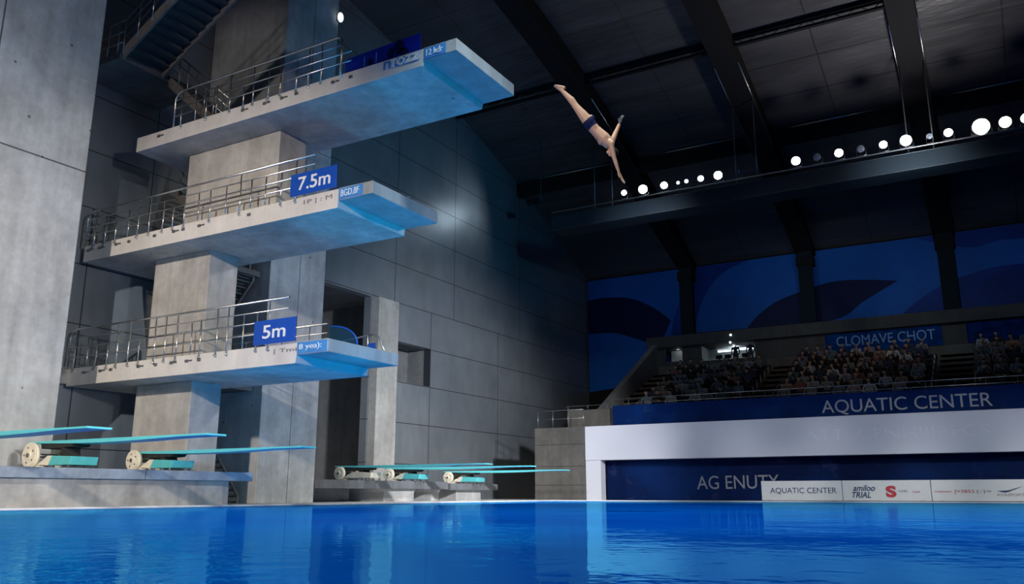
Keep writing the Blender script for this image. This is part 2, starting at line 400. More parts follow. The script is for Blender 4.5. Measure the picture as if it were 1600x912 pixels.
# ================================================================== roof steel
bl = {-16.9: 'black roof beam nearest the panelled side wall', -9.4: 'black roof beam in the middle of the roof, second from the side wall',
      -1.8: 'black roof beam at the right of the photo, third from the side wall', 5.7: 'black roof beam farthest from the side wall'}
for x, lab in bl.items():
    t = thing('roof_beam', (x, 26, 20), lab, 'beam', 'roof beams')
    ys = [p for p in PROF if p[0] > -15.5]
    low = [(a, z - (.95 if z > 15.2 else .5)) for a, z in ys]
    mb = MB(); mb.prism([(a, z - .01) for a, z in ys] + low[::-1], 'x', x - .55, x + .55)
    build(mb, 'beam_body', M['black'], t)
    mb = MB()
    for sx in (-.56, .56):
        mb.tube([(x + sx, a, z + .02) for a, z in low if a > 34 and a < 44], .02, 5)
    build(mb, 'edge_strip', M['steel'], t)
for k, (xa, xb, lab) in enumerate([(-24.2, -17.5, 'leftmost black lattice purlin crossing under the roof, by the side wall'),
                      (-16.3, -10, 'black lattice purlin between the first and second roof beams'),
                      (-8.8, -2.4, 'black lattice purlin between the second and third roof beams'), (-1.2, 5.1, 'black lattice purlin right of the third roof beam')]):
    t = thing('roof_purlin', ((xa + xb) / 2, 35.8, 20), lab, 'beam', 'roof purlins')
    zt = prof(35.8) - .12
    mb = MB(); mb.box(xa, xb, 35.65, 35.95, zt - .1, zt); mb.box(xa, xb, 35.7, 35.9, zt - .45, zt - .35); build(mb, 'chord', M['black'], t)
    mb = MB(); n = int((xb - xa) / .5)
    for i in range(n):
        x0 = xa + (xb - xa) * i / n; x1 = xa + (xb - xa) * (i + 1) / n
        mb.tube([(x0, 35.8, zt - .4 if i % 2 else zt - .06), (x1, 35.8, zt - .06 if i % 2 else zt - .4)], .02, 5)
    build(mb, 'lattice', M['darksteel'], t)
    t = thing('roof_bulkhead', ((xa + xb) / 2, 42.6, 18), lab.replace('lattice purlin', 'bulkhead').replace('crossing', 'dropping'), 'beam', 'roof bulkheads')
    mb = MB(); mb.box(xa, xb, 42.6, 42.9, prof(42.9) - .85, prof(42.9) - .01); build(mb, 'bulkhead_panel', M['black'], t)
    mb = MB(); mb.tube([(xa, 42.57, prof(42.6) - .12), (xb, 42.57, prof(42.6) - .12)], .03, 6); build(mb, 'edge_strip', M['steel'], t)

# lighting gantry and its floodlights
t = thing('lighting_gantry', (-3, 38.6, 13.9), 'long teal grey box gantry carrying the row of floodlights under the roof', 'gantry')
mb = MB(); mb.box(-19.6, 13.8, 38.2, 39.5, 13.85, 14.62); build(mb, 'gantry_box', M['navybeam'], t, bevel=.03)
mb = MB(); mb.tube([(-19.5, 38.0, 14.78), (13.6, 38.0, 14.78)], .035); mb.tube([(-19.5, 38.3, 14.66), (13.6, 38.3, 14.66)], .02); build(mb, 'lamp_rail', M['darksteel'], t)
for x in (-16.9, -9.4, -1.8, 5.7):
    for dx in (-.5, .5): build(MB().tube([(x + dx, 38.9, 14.6), (x + dx, 38.9, prof(38.9) - .9)], .03, 6), 'hanger_rod', M['darksteel'], t)
ORD = ['first', 'second', 'third', 'fourth', 'fifth', 'sixth', 'seventh', 'eighth', 'ninth', 'tenth', 'eleventh', 'twelfth', 'thirteenth', 'fourteenth', 'fifteenth', 'sixteenth', 'seventeenth', 'eighteenth', 'nineteenth', 'twentieth']
LAMPS = [(-15.29, .17, 1), (-14.28, .28, 1), (-13.18, .22, 1), (-12.46, .11, 2), (-12.04, .13, 2), (-11.33, .2, 2), (-10.48, .25, 1), (-9.47, .13, 0), (-6.88, .25, 1), (-5.96, .24, 0),
         (-5.02, .23, 1), (-4.11, .22, 0), (-3.19, .21, 1), (-2.29, .30, 1), (-1.38, .15, 0), (-.66, .22, 1), (.55, .42, 1), (1.42, .29, 1), (2.15, .25, 1)]
aimc = Vector((-6, 8, 2))
for i, (x, r, lit) in enumerate(LAMPS):
    r *= .74
    p = Vector((x, 37.75, 15.05)); st = ('brightly lit', 'unlit')[lit == 0] if lit != 2 else 'dimly glowing'
    t = thing('floodlight', p, '%s round floodlight, %s lamp from the left on the gantry' % (st, ORD[i]), 'floodlight', 'floodlights on the gantry')
    d = (Vector((x * .4 - 3, 4, 1)) - p).normalized()
    mb = MB(); mb.cone(p - d * .38, p - d * .12, r * .55, r * 1.12, 20); mb.cone(p - d * .12, p, r * 1.12, r * 1.12, 20, caps=False)
    for k in range(3): mb.cone(p - d * (.36 - .07 * k), p - d * (.34 - .07 * k), r * .8, r * .8, 16)
    build(mb, 'housing', M['black'], t)
    mb = MB(); mb.cone(p - d * .11, p - d * .02, r, r, 24); mb.ball(p - d * .03, r, 20, (1, 1, .25), d.to_track_quat('Z', 'Y'))
    build(mb, 'lens', M[['lampoff', 'lamp', 'lampdim'][lit]], t)
    mb = MB(); mb.tube([p + Vector((-r * 1.2, .1, 0)), p + Vector((-r * 1.2, .12, -.27)), p + Vector((r * 1.2, .12, -.27)), p + Vector((r * 1.2, .1, 0))], .018, 6)
    build(mb, 'bracket', M['darksteel'], t)
# made-up lamp by the gantry end, added for the highlight on the panelled wall
t = thing('added_washer', (-21.3, 39.2, 16.1), 'small dark added lamp above the gantry end, turned to the panelled wall', 'lamp')
mb = MB(); mb.cone((-21.1, 39.5, 16.2), (-21.5, 39.0, 16.0), .12, .2, 14); build(mb, 'housing', M['black'], t)
mb = MB(); mb.tube([(-21.1, 39.5, 16.2), (-21.0, 39.6, 16.3), (-21.0, 39.6, 20.0)], .03, 6); build(mb, 'hanger_rod', M['darksteel'], t)
spot('added_washer_light', (-21.62, 38.9, 15.97), (-24.3, 35.3, 14.7), 170, (.75, .9, 1), 150, .12, 1.0)

# ================================================================== far grandstand
# wall mural
t = thing('wall_mural', (-11, 52.5, 10.3), 'huge printed blue mural of sweeping dark leaf shapes high on the far wall', 'mural')
mb = MB(); mb.prism([(-24.2, 7.0), (-16.9, 7.6), (-16.9, 10.38), (13.8, 10.25), (13.8, 14.75), (-24.2, 14.75)], 'y', 52.45, 52.55)
build(mb, 'mural_ground', M['muralA'], t)
def smooth(pts, n=6):
    out = []; k = len(pts)
    for i in range(k):
        p0, p1, p2, p3 = [Vector(pts[(i + j) % k]) for j in (-1, 0, 1, 2)]
        sharp1 = (p1 - p0).angle(p2 - p1) > R(50); sharp2 = (p2 - p1).angle(p3 - p2) > R(50)
        m1 = (p2 - p1) * .5 if sharp1 else (p2 - p0) * .5; m2 = (p2 - p1) * .5 if sharp2 else (p3 - p1) * .5
        for j in range(n):
            s = j / n; h = s * s
            out.append(tuple(p1 * (2 * s * h - 3 * h + 1) + m1 * (s * h - 2 * h + s) + p2 * (-2 * s * h + 3 * h) + m2 * (s * h - h)))
    return out
S = dict(s1=[(-24.18, 13.34), (-22.87, 13.42), (-21.0, 13.16), (-19.43, 12.37), (-18.23, 11.38), (-19.09, 9.71), (-20.86, 10.42), (-22.24, 10.9), (-24.18, 11.0)],
 s2=[(-13.3, 10.36), (-12.53, 11.13), (-11.3, 11.89), (-9.62, 12.38), (-8.03, 12.7), (-6.59, 12.64), (-4.46, 12.33), (-6.36, 11.33), (-8.24, 10.36)],
 s3=[(-4.38, 10.35), (-3.3, 11.17), (-1.92, 11.86), (0.05, 12.42), (2.19, 12.49), (5, 12.2), (5, 10.32)],
 s4=[(-16.6, 10.4), (-16.4, 11.61), (-15.69, 13.02), (-14.58, 14.15), (-12.89, 14.73), (-16.6, 14.73)],
 s5=[(-18.47, 8.85), (-18.05, 11.36), (-17.42, 12.79), (-16.3, 12.72), (-16.5, 11.61), (-16.95, 8.73)],
 s6=[(-3.26, 14.73), (-1.99, 14.2), (-0.43, 13.75), (0.85, 13.96), (2.36, 13.92), (5, 14.2), (5, 14.73)])
for i, (k, mt, y) in enumerate([('s4', 'muralC', 52.44), ('s5', 'muralC', 52.43), ('s6', 'muralC', 52.44), ('s3', 'muralC', 52.44), ('s1', 'muralB', 52.42), ('s2', 'muralB', 52.42)]):
    mb = MB(); mb.prism(smooth(S[k]), 'y', y - .01, 52.47); build(mb, 'mural_shape', M[mt], t)
for x, lab in [(-16.9, 'dark steel wall column at the left bay of the mural'), (-9.4, 'dark steel wall column in the middle of the mural'), (-1.8, 'dark steel wall column at the right bay of the mural')]:
    t = thing('wall_column', (x, 52, 8), lab, 'column', 'columns before the mural')
    mb = MB(); mb.box(x - .3, x + .3, 51.8, 52.4, 7.9, 14.6); mb.box(x - .42, x + .42, 51.7, 51.8, 7.9, 14.6); build(mb, 'column_shaft', M['columnpaint'], t)
    mb = MB(); mb.box(x - .5, x + .5, 51.6, 52.4, 13.75, 14.3); build(mb, 'column_head', M['black'], t)

# tiers (structure)
Z0, Y0s, NR, DR, HR = 3.55, 38.3, 9, .86, .36
mb = MB(); pts = [(36.6, 0)]; y, z = 36.6, Z0
pts += [(36.6, Z0), (Y0s, Z0)]
for i in range(NR):
    pts += [(Y0s + i * DR, Z0 + (i + 1) * HR), (Y0s + (i + 1) * DR, Z0 + (i + 1) * HR)]
pts += [(52.5, Z0 + NR * HR), (52.5, 0)]
pts[0] = (37.22, 0); pts[1] = (37.22, 3.3); pts.insert(2, (37.22, Z0))
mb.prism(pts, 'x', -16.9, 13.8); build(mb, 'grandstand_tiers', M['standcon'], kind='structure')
ZT = Z0 + NR * HR
# side block and stepped wall at the left of the stand
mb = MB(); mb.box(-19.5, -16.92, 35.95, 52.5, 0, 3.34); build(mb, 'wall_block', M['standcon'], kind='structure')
mb = MB(); mb.box(-18.4, -15.9, 37.3, 37.7, 3.2, 4.25); build(mb, 'parapet_wall', M['standcon'], label='dark concrete parapet left of the blue fascia banner', cat='parapet')
mb = MB(); mb.prism([(37.7, 3.2), (37.7, 4.0), (46.2, 8.7), (46.2, 3.2)], 'x', -17.3, -16.95); build(mb, 'parapet_wall', M['darkcon'], label='sloping dark parapet beside the leftmost aisle steps', cat='parapet')

# white balcony band
t = thing('balcony_band', (-2, 36.4, 1.8), 'long glossy white balcony band across the front of the stand', 'balcony')
mb = MB(); mb.box(-16.9, 13.8, 36.0, 36.55, 1.8, 3.34); build(mb, 'band_panel', M['band'], t, bevel=.02)
mb = MB(); mb.box(-16.9, -16.15, 36.05, 36.55, .03, 1.8); build(mb, 'end_post', M['band'], t)
# pale graffiti-like relief smears on the band
text('ATT  CFNHIIIBFGS', -7.1, 36.0, 2.4, .42, plain('band gloss print', (.70, .71, .76), .25), t, width=6.6, label='faint pale lettering', depth=.0015)
# lower printed wall
t = thing('lower_wall_banner', (-1, 36.8, 0), 'navy printed wall banner under the white balcony band', 'banner')
mb = MB(); mb.box(-16.15, 13.8, 36.7, 36.8, .03, 1.8); build(mb, 'banner_sheet', M['lowermural'], t)
text('AG ENUTY', -11.9, 36.7, .5, .56, plain('faded print', (.22, .23, .26), .6), t, width=3.5, rise=.01)
# blue fascia banner with lettering
t = thing('fascia_banner', (-1, 37.1, 3.34), 'dark blue fascia banner reading AQUATIC CENTER above the white band', 'banner')
mb = MB(); mb.box(-15.9, 13.8, 37.0, 37.2, 3.3, 4.33); build(mb, 'banner_sheet', M['fasciamural'], t)
text('AQUATIC CENTER', -6.52, 37.0, 3.46, .62, plain('fascia lettering', (.42, .45, .5), .5), t, width=6.2)
# railing of the stand
t = thing('grandstand_railing', (-1, 37.1, 4.3), 'thin metal railing along the front edge of the stand', 'railing')
mb = MB(); mb.tube([(-18.4, 37.15, 4.43), (13.8, 37.15, 4.43)], .014, 6); build(mb, 'lower_rail', M['steel'], t)
mb = MB(); mb.tube([(-15.9, 37.15, 4.66), (13.8, 37.15, 4.66)], .014, 6); build(mb, 'top_rail', M['steel'], t)
for i in range(22):
    x = -18.3 + i * 1.05
    mb = MB(); mb.tube([(x, 37.15, 4.25), (x, 37.15, 4.66 if x > -15.9 else 4.43)], .012, 5); build(mb, 'rail_post', M['darksteel'], t)
t = thing('walkway_railing', (-18.5, 36.1, 3.34), 'small dark railing on top of the concrete side block', 'railing')
mb = MB(); mb.tube([(-19.4, 36.1, 4.15), (-17.0, 36.1, 4.15)], .02, 6); mb.tube([(-19.4, 36.1, 3.75), (-17.0, 36.1, 3.75)], .015, 6); build(mb, 'rail', M['darksteel'], t)
for x in (-19.4, -18.6, -17.8, -17.0):
    mb = MB(); mb.tube([(x, 36.1, 3.34), (x, 36.1, 4.15)], .02, 6); build(mb, 'rail_post', M['darksteel'], t)

# aisle steps
for (xa, xb, lab) in [(-16.9, -15.3, 'leftmost'), (-10.2, -8.9, 'middle'), (-2.3, -.9, 'right-hand')]:
    mb = MB()
    for i in range(NR * 2):
        ya = Y0s - DR / 2 + i * DR / 2; mb.box(xa, xb, ya, ya + DR / 2 + .02, Z0 - .02, Z0 + (i + 1) * HR / 2)
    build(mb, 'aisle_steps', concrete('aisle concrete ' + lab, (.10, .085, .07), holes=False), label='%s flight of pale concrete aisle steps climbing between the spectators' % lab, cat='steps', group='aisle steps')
    t = thing('aisle_handrail', (xb, 40, Z0), 'slim handrail beside the %s aisle steps of the stand' % lab, 'handrail', 'aisle handrails')
    mb = MB(); mb.tube([(xb + .05, Y0s, Z0 + .95), (xb + .05, Y0s + NR * DR, ZT + .95)], .02, 6); build(mb, 'rail', M['darksteel'], t)
    for q in range(4):
        yy = Y0s + .3 + q * 2.3; zz = Z0 + (int((yy - Y0s) / DR) + 1) * HR
        mb = MB(); mb.tube([(xb + .05, yy, zz - .1), (xb + .05, yy, Z0 + .95 + (yy - Y0s) * HR / DR)], .02, 6); build(mb, 'rail_post', M['darksteel'], t)

# seat benches
BLK = [(-15.2, -10.3, 'left'), (-8.75, -2.45, 'middle'), (-.8, 3.2, 'right')]
for xa, xb, bn in BLK:
    for i in range(NR - 1):
        yb, zb = Y0s + i * DR + .42, Z0 + (i + 1) * HR
        t = thing('seat_bench', ((xa + xb) / 2, yb, zb), 'dark blue bench in the %s block, %s row up from the railing' % (bn, ORD[i]), 'bench', 'spectator benches')
        mb = MB(); mb.box(xa, xb, yb - .02, yb + .36, zb + .36, zb + .41); build(mb, 'seat', M['duskfab'], t)
        n = int((xb - xa) / 1.2)
        for k in range(n + 1):
            xx = xa + .1 + (xb - xa - .2) * k / n; build(MB().box(xx - .03, xx + .03, yb + .05, yb + .3, zb, zb + .36), 'bench_leg', M['darksteel'], t)

# back walkway wall, press level
mb = MB(); mb.box(-16.9, 13.8, 46.25, 46.45, ZT - .1, ZT + .62); build(mb, 'press_parapet', M['standcon'], label='dark concrete parapet behind the top row of spectators', cat='parapet')
mb = MB()
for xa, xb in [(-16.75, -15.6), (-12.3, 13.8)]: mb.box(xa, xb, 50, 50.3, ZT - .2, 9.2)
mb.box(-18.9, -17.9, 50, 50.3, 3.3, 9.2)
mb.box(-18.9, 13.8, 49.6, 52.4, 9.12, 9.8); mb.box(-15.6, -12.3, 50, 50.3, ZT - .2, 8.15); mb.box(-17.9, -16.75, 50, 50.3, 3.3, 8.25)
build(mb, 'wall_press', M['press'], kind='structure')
mb = MB(); mb.box(-15.7, -12.2, 51.9, 52.1, 8, 9.4); mb.box(-15.75, -15.6, 50.3, 52, 8, 9.4); mb.box(-12.3, -12.15, 50.3, 52, 8, 9.4); mb.box(-17.9, -16.75, 51.3, 51.5, 8, 9.4)
build(mb, 'wall_booth', plain('booth interior', (.42, .45, .45), .7), kind='structure')
t = thing('booth_ceiling_lamp', (-13.9, 51.2, 9.15), 'cold white strip lamp glowing inside the press booth', 'lamp')
mb = MB(); mb.box(-14.9, -13.9, 51.3, 51.4, 8.82, 8.92); mb.box(-13.8, -12.7, 51.3, 51.4, 8.86, 8.96); build(mb, 'light_tube', M['boothlight'], t)
mb = MB(); mb.box(-15, -12.6, 51.25, 51.45, 8.99, 9.12); build(mb, 'housing', M['white'], t)
def arealamp(name, loc, energy, size, color=(1, 1, 1)):
    l = bpy.data.lights.new(name, 'POINT'); l.energy = energy; l.shadow_soft_size = size; l.color = color
    o = bpy.data.objects.new(name, l); COL.objects.link(o); o.location = loc
arealamp('booth_glow', (-13.8, 51.0, 9.1), 9, .06, (.8, .95, 1))
arealamp('booth_glow', (-17.3, 50.9, 9.1), 3, .06, (.9, .95, .9))
for k, (x, lb) in enumerate([(-14.7, 'left-hand'), (-14.15, 'middle'), (-13.1, 'right-hand')]):
    t = thing('booth_monitor', (x, 51, 8.2), '%s small monitor on the press booth desk' % lb, 'monitor', 'press booth monitors')
    mb = MB(); mb.box(x - .2, x + .2, 50.8, 50.84, 8.32, 8.56); build(mb, 'monitor_case', M['black'], t)
    mb = MB(); mb.box(x - .04, x + .04, 50.8, 50.9, 8.18, 8.34); build(mb, 'monitor_stand', M['black'], t)
mb = MB(); mb.box(-15.55, -12.35, 50.5, 51.1, 8.1, 8.18); mb.box(-15.5, -15.4, 50.5, 51, 7.6, 8.1); mb.box(-12.5, -12.4, 50.5, 51, 7.6, 8.1)
build(mb, 'booth_desk', M['darkcon'], label='long narrow desk inside the lit press booth', cat='desk')
for x, z, lb in [(-13.55, 9.5, 'small white lamp fixed above the press booth window'), (-13.6, 9.05, 'small white lamp at the top edge of the booth window')]:
    t = thing('wall_lamp', (x, 49.55, z), lb, 'lamp')
    mb = MB(); mb.ball((x, 49.5, z), .07, 10); build(mb, 'lamp_globe', M['boothlight'], t)
    mb = MB(); mb.cone((x, 49.5, z + .05), (x, 49.62, z + .16), .04, .04, 8); build(mb, 'lamp_bracket', M['darksteel'], t)
# blue banners on the press wall
t = thing('press_banner', (-5, 49.9, 8.3), 'blue banner with garbled pale lettering behind the top rows', 'banner')
mb = MB(); mb.box(-8.3, -2.35, 49.9, 49.97, 8.0, 9.08); build(mb, 'banner_sheet', plain('press banner blue', (.003, .035, .17), .8, var=.4, scale=2, spec=.03), t)
text('CLOMAVE CHOT', -7.7, 49.9, 8.35, .55, plain('press lettering', (.10, .26, .55), .5), t, width=5.0)
mb = MB(); mb.box(-1.2, 13.8, 49.9, 49.97, 8.0, 9.08); build(mb, 'press_banner', plain('press banner navy', (.003, .02, .12), .8, var=.5, scale=2, spec=.03), label='plain dark blue banner right of the third wall column', cat='banner')

# ---- spectators: seated figures, a few meshes shared by all
def seated(v):
    rnd = random.Random(v)
    mb = MB(); g = rnd.uniform(-.05, .05)
    ht = Vector((g, .02, .98))
    for sx in (-1, 1):
        mb.cap((sx * .10, .08, .06), (sx * .13, -.36, .08), .085, .065, 8); mb.cap((sx * .13, -.36, .08), (sx * .14, -.33, -.36), .06, .045, 8)
        mb.cap((sx * .14, -.33, -.37), (sx * .15, -.47, -.39), .042, .035, 8)
        sh = Vector((sx * .19, .08, .52))
        if v == 0: el, ha = Vector((sx * .26, -.02, .26)), Vector((sx * .12, -.24, .18))
        elif v == 1: el, ha = Vector((sx * .27, -.06, .27)), Vector((sx * .04, -.26, .34))
        elif v == 2: el, ha = (Vector((sx * .27, -.05, .28)), Vector((sx * .12, -.2, .55))) if sx > 0 else (Vector((sx * .26, 0, .26)), Vector((sx * .14, -.26, .17)))
        else: el, ha = Vector((sx * .28, 0, .27)), Vector((sx * .16, -.26, .17))
        mb.cap(sh, el, .055, .042, 8); mb.cap(el, ha, .04, .03, 8)
        for q in range(2): mb.cap(ha, ha + Vector((-sx * .02 * q, -.06, .0)), .02, .014, 6)
    mb.cap((-.08, .1, .1), (.08, .1, .1), .12, .12, 10); mb.cap((-.07, .12, .3), (.07, .12, .3), .115, .115, 10); mb.cap((-.13, .1, .48), (.13, .1, .48), .085, .085, 10)
    mb.cap((0, .09, .52), (g * .5, .05, .68), .06, .05, 8)
    mb.ball((g, .03, .76), .1, 12, (.82, .98, 1.2)); mb.ball((g, -.07, .75), .022, 6)
    me = bpy.data.meshes.new('spectator'); mb.bm.to_mesh(me); mb.bm.free()
    o = bpy.data.objects.new('tmp', me); COL.objects.link(o)
    rm = o.modifiers.new('r', 'REMESH'); rm.mode = 'VOXEL'; rm.voxel_size = .026; rm.use_smooth_shade = True
    bpy.context.view_layer.update()
    me2 = bpy.data.meshes.new_from_object(o.evaluated_get(bpy.context.evaluated_depsgraph_get()))
    bpy.data.objects.remove(o)
    me2.name = 'person'
    for mt in ('skin2', 'hair', 'shirt', 'trouser'): me2.materials.append(M[mt])
    longh = v in (1, 3)
    for p in me2.polygons:
        c = p.center; p.use_smooth = True
        if c.z > .64: k = 1 if (c.z > .80 or c.y > .045) else 0
        elif c.z < .17 and not (c.y > .1 and c.z > .12) and abs(c.x) < .25: k = 3
        elif c.y < -.16 and c.z > .1: k = 0
        else: k = 2
        if longh and c.y > .05 and c.z > .5 and abs(c.x) < .1 and c.y > .1: k = 1
        p.material_index = k
    return me2
SP = [seated(v) for v in range(4)]
SHIRTS = [('white', (.62, .62, .64)), ('grey', (.22, .23, .25)), ('navy', (.03, .045, .13)), ('pale blue', (.22, .32, .48)), ('black', (.02, .02, .022)), ('red', (.38, .05, .045)), ('orange', (.48, .19, .06)), ('pink', (.5, .25, .28)), ('teal', (.04, .2, .24))]
WT = [5, 5, 5, 4, 6, 1.5, 1.5, 1.5, 2]
pr = random.Random(11)
for xa, xb, bn in BLK:
    for i in range(NR - (2 if bn == 'left' else 1)):
        yb, zb = Y0s + i * DR + .42, Z0 + (i + 1) * HR
        n = int((xb - xa) / .6)
        for k in range(n):
            if pr.random() < (.10 if i else .16): continue
            sc, c = pr.choices(SHIRTS, WT)[0]
            o = bpy.data.objects.new('person', SP[pr.randrange(4)]); COL.objects.link(o)
            o.location = (xa + .3 + k * .6 + pr.uniform(-.03, .03), yb + .1, zb + .405)
            o.rotation_euler = (0, 0, pr.uniform(-.15, .15)); f = pr.uniform(.4, .8); gm = sum(c) / 3; c = tuple(.55 * q + .45 * gm for q in c)
            o.scale = (1, 1, pr.uniform(.93, 1.04))
            o.color = (c[0] * f, c[1] * f, c[2] * f, 1)
            lab = 'person in a %s top seated in the %s block, %s row above railing' % (sc, bn, ORD[i])
            props(o, lab, 'person', 'spectators: ' + lab)
# two people standing in the press booth
for x, c, lb in [(-13.72, (.02, .02, .025), 'person in dark clothes standing in the middle of the lit press booth'), (-12.75, (.02, .03, .05), 'person in dark clothes at the right end of the lit press booth')]:
    mb = MB()
    for sx in (-1, 1):
        mb.cap((sx * .09, 0, .9), (sx * .1, 0, .48), .085, .055, 8); mb.cap((sx * .1, 0, .48), (sx * .1, .02, .08), .052, .04, 8); mb.cap((sx * .1, .02, .04), (sx * .11, -.14, .035), .038, .03, 8)
        mb.cap((sx * .19, 0, 1.42), (sx * .25, .02, 1.13), .05, .04, 8); mb.cap((sx * .25, .02, 1.13), (sx * .2, -.14, .95), .038, .028, 8)
    mb.cap((-.07, 0, 1.0), (.07, 0, 1.0), .11, .11, 10); mb.cap((-.13, 0, 1.38), (.13, 0, 1.38), .085, .085, 10); mb.cap((0, 0, 1.2), (0, 0, 1.1), .13, .12, 10)
    mb.cap((0, 0, 1.4), (0, -.01, 1.56), .055, .05, 8); mb.ball((0, -.02, 1.66), .1, 12, (.82, .98, 1.2))
    me = bpy.data.meshes.new('p'); mb.bm.to_mesh(me); mb.bm.free(); o = bpy.data.objects.new('tmp', me); COL.objects.link(o)
    rm = o.modifiers.new('r', 'REMESH'); rm.mode = 'VOXEL'; rm.voxel_size = .026
    bpy.context.view_layer.update(); me2 = bpy.data.meshes.new_from_object(o.evaluated_get(bpy.context.evaluated_depsgraph_get())); bpy.data.objects.remove(o)
    for mt in ('skin2', 'hair', 'shirt', 'trouser'): me2.materials.append(M[mt])
    for p in me2.polygons:
        q = p.center; p.use_smooth = True
        p.material_index = (1 if q.z > 1.7 or q.y > 0 else 0) if q.z > 1.53 else (2 if q.z > .95 else 3)
    o = bpy.data.objects.new('person', me2); COL.objects.link(o); o.location = (x, 50.75 if x > -13.2 else 51.0, 7.55); o.color = (*c, 1)
    props(o, lb, 'person')
mb = MB(); mb.box(-15.6, -12.3, 50.3, 51.9, 7.4, 7.549); mb.box(-17.9, -16.9, 50.3, 51.3, 7.4, 7.549)
build(mb, 'floor_booth', M['darkcon'], kind='structure')

# ---- advertising boards by the pool
bx = [-8.72, -5.66, -2.6, .46, 3.5]
labs = ['leftmost white advertising board, reading AQUATIC CENTER', 'white advertising board with black slanted lettering and a red emblem', 'white advertising board with small red and grey lettering and a swoosh',
        'rightmost white advertising board at the picture edge']
BB = []
for i in range(4):
    x0, x1 = bx[i], bx[i + 1] - .02
    t = thing('advertising_board', ((x0 + x1) / 2, 35.1, .03), labs[i], 'advertising board', 'white boards along the far pool edge')
    mb = MB(); mb.box(x0, x1, 35.0, 35.12, .06, .81); build(mb, 'board_panel', plain('board white', (.70, .69, .68), .5, var=.03), t, bevel=.01)
    for xx in (x0 + .3, x1 - .3):
        mb = MB(); mb.prism([(35.12, .03), (35.5, .03), (35.12, .6)], 'x', xx - .03, xx + .03); build(mb, 'support_foot', M['darksteel'], t)
        mb = MB(); mb.box(xx - .08, xx + .08, 35.0, 35.12, .03, .065); build(mb, 'base_pad', M['rubber'], t)
    BB.append(t)
text('AQUATIC CENTER', -8.38, 35, .30, .25, M['ink'], BB[0], width=2.5)
text('amiloo', -5.28, 35, .42, .22, M['ink'], BB[1], width=.78, shear=.35, bold=.02)
text('TRIAL', -5.33, 35, .17, .22, M['ink'], BB[1], width=.66, shear=.3, bold=.02)
text('S', -4.14, 35, .19, .42, M['redink'], BB[1], width=.36, bold=.05, name='emblem', label='red emblem')
text('-oves', -3.74, 35, .38, .07, M['greyink'], BB[1], width=.34)
text('Loar', -3.22, 35, .36, .08, M['redink'], BB[1], width=.26); 
text('Inspecent', -2.5, 35, .35, .09, M['redink'], BB[2], width=.55)
text('[=3855', -1.85, 35, .32, .14, M['redink'], BB[2], width=.62)
text('[-]=', -1.15, 35, .33, .12, M['greyink'], BB[2], width=.45)
mb = MB(); mb.prism([(-.52, .42), (-.3, .36), (-.18, .38), (.28, .58), (-.16, .44), (-.28, .43)], 'y', 34.985, 35.0); build(mb, 'swoosh', M['ink'], BB[2])
text('AVASPORTS', -.55, 35, .24, .09, M['greyink'], BB[2], width=.92)
text('SPORTS', .7, 35, .32, .16, M['redink'], BB[3], width=1.1)

# ================================================================== concrete pillars near the wall
mb = MB(); mb.box(-27, -21.4, 4.0, 13.3, .03, 24.5); build(mb, 'concrete_pillar', M['pillar'], label='massive grey concrete pillar filling the left edge', cat='pillar', bevel=.03)
mb = MB(); mb.box(XW + .01, -20.5, 19.5, 22.1, .03, 23.2); build(mb, 'concrete_pillar', M['tall'], label='tall concrete pillar with a vertical joint behind the diving platforms', cat='pillar', bevel=.02)
mb = MB(); mb.box(XW + .01, -23.85, 29.35, 30.8, .03, 9.0); build(mb, 'concrete_pillar', concrete('narrow pillar concrete', (.33, .325, .305), holes=False), label='narrow concrete pillar against the panelled side wall', cat='pillar', bevel=.02)
t = thing('wall_lamp', (-20.4, 22.2, 18.1), 'small white lamp high on the edge of the tall concrete pillar', 'lamp')
mb = MB(); mb.ball((-20.35, 22.05, 18.15), .17, 12, (.6, .8, 1.2)); build(mb, 'lamp_globe', emitter('pillar lamp', (.9, .95, 1), 1.1), t)
mb = MB(); mb.box(-20.5, -20.4, 21.98, 22.1, 18.0, 18.3); build(mb, 'lamp_bracket', M['darksteel'], t)

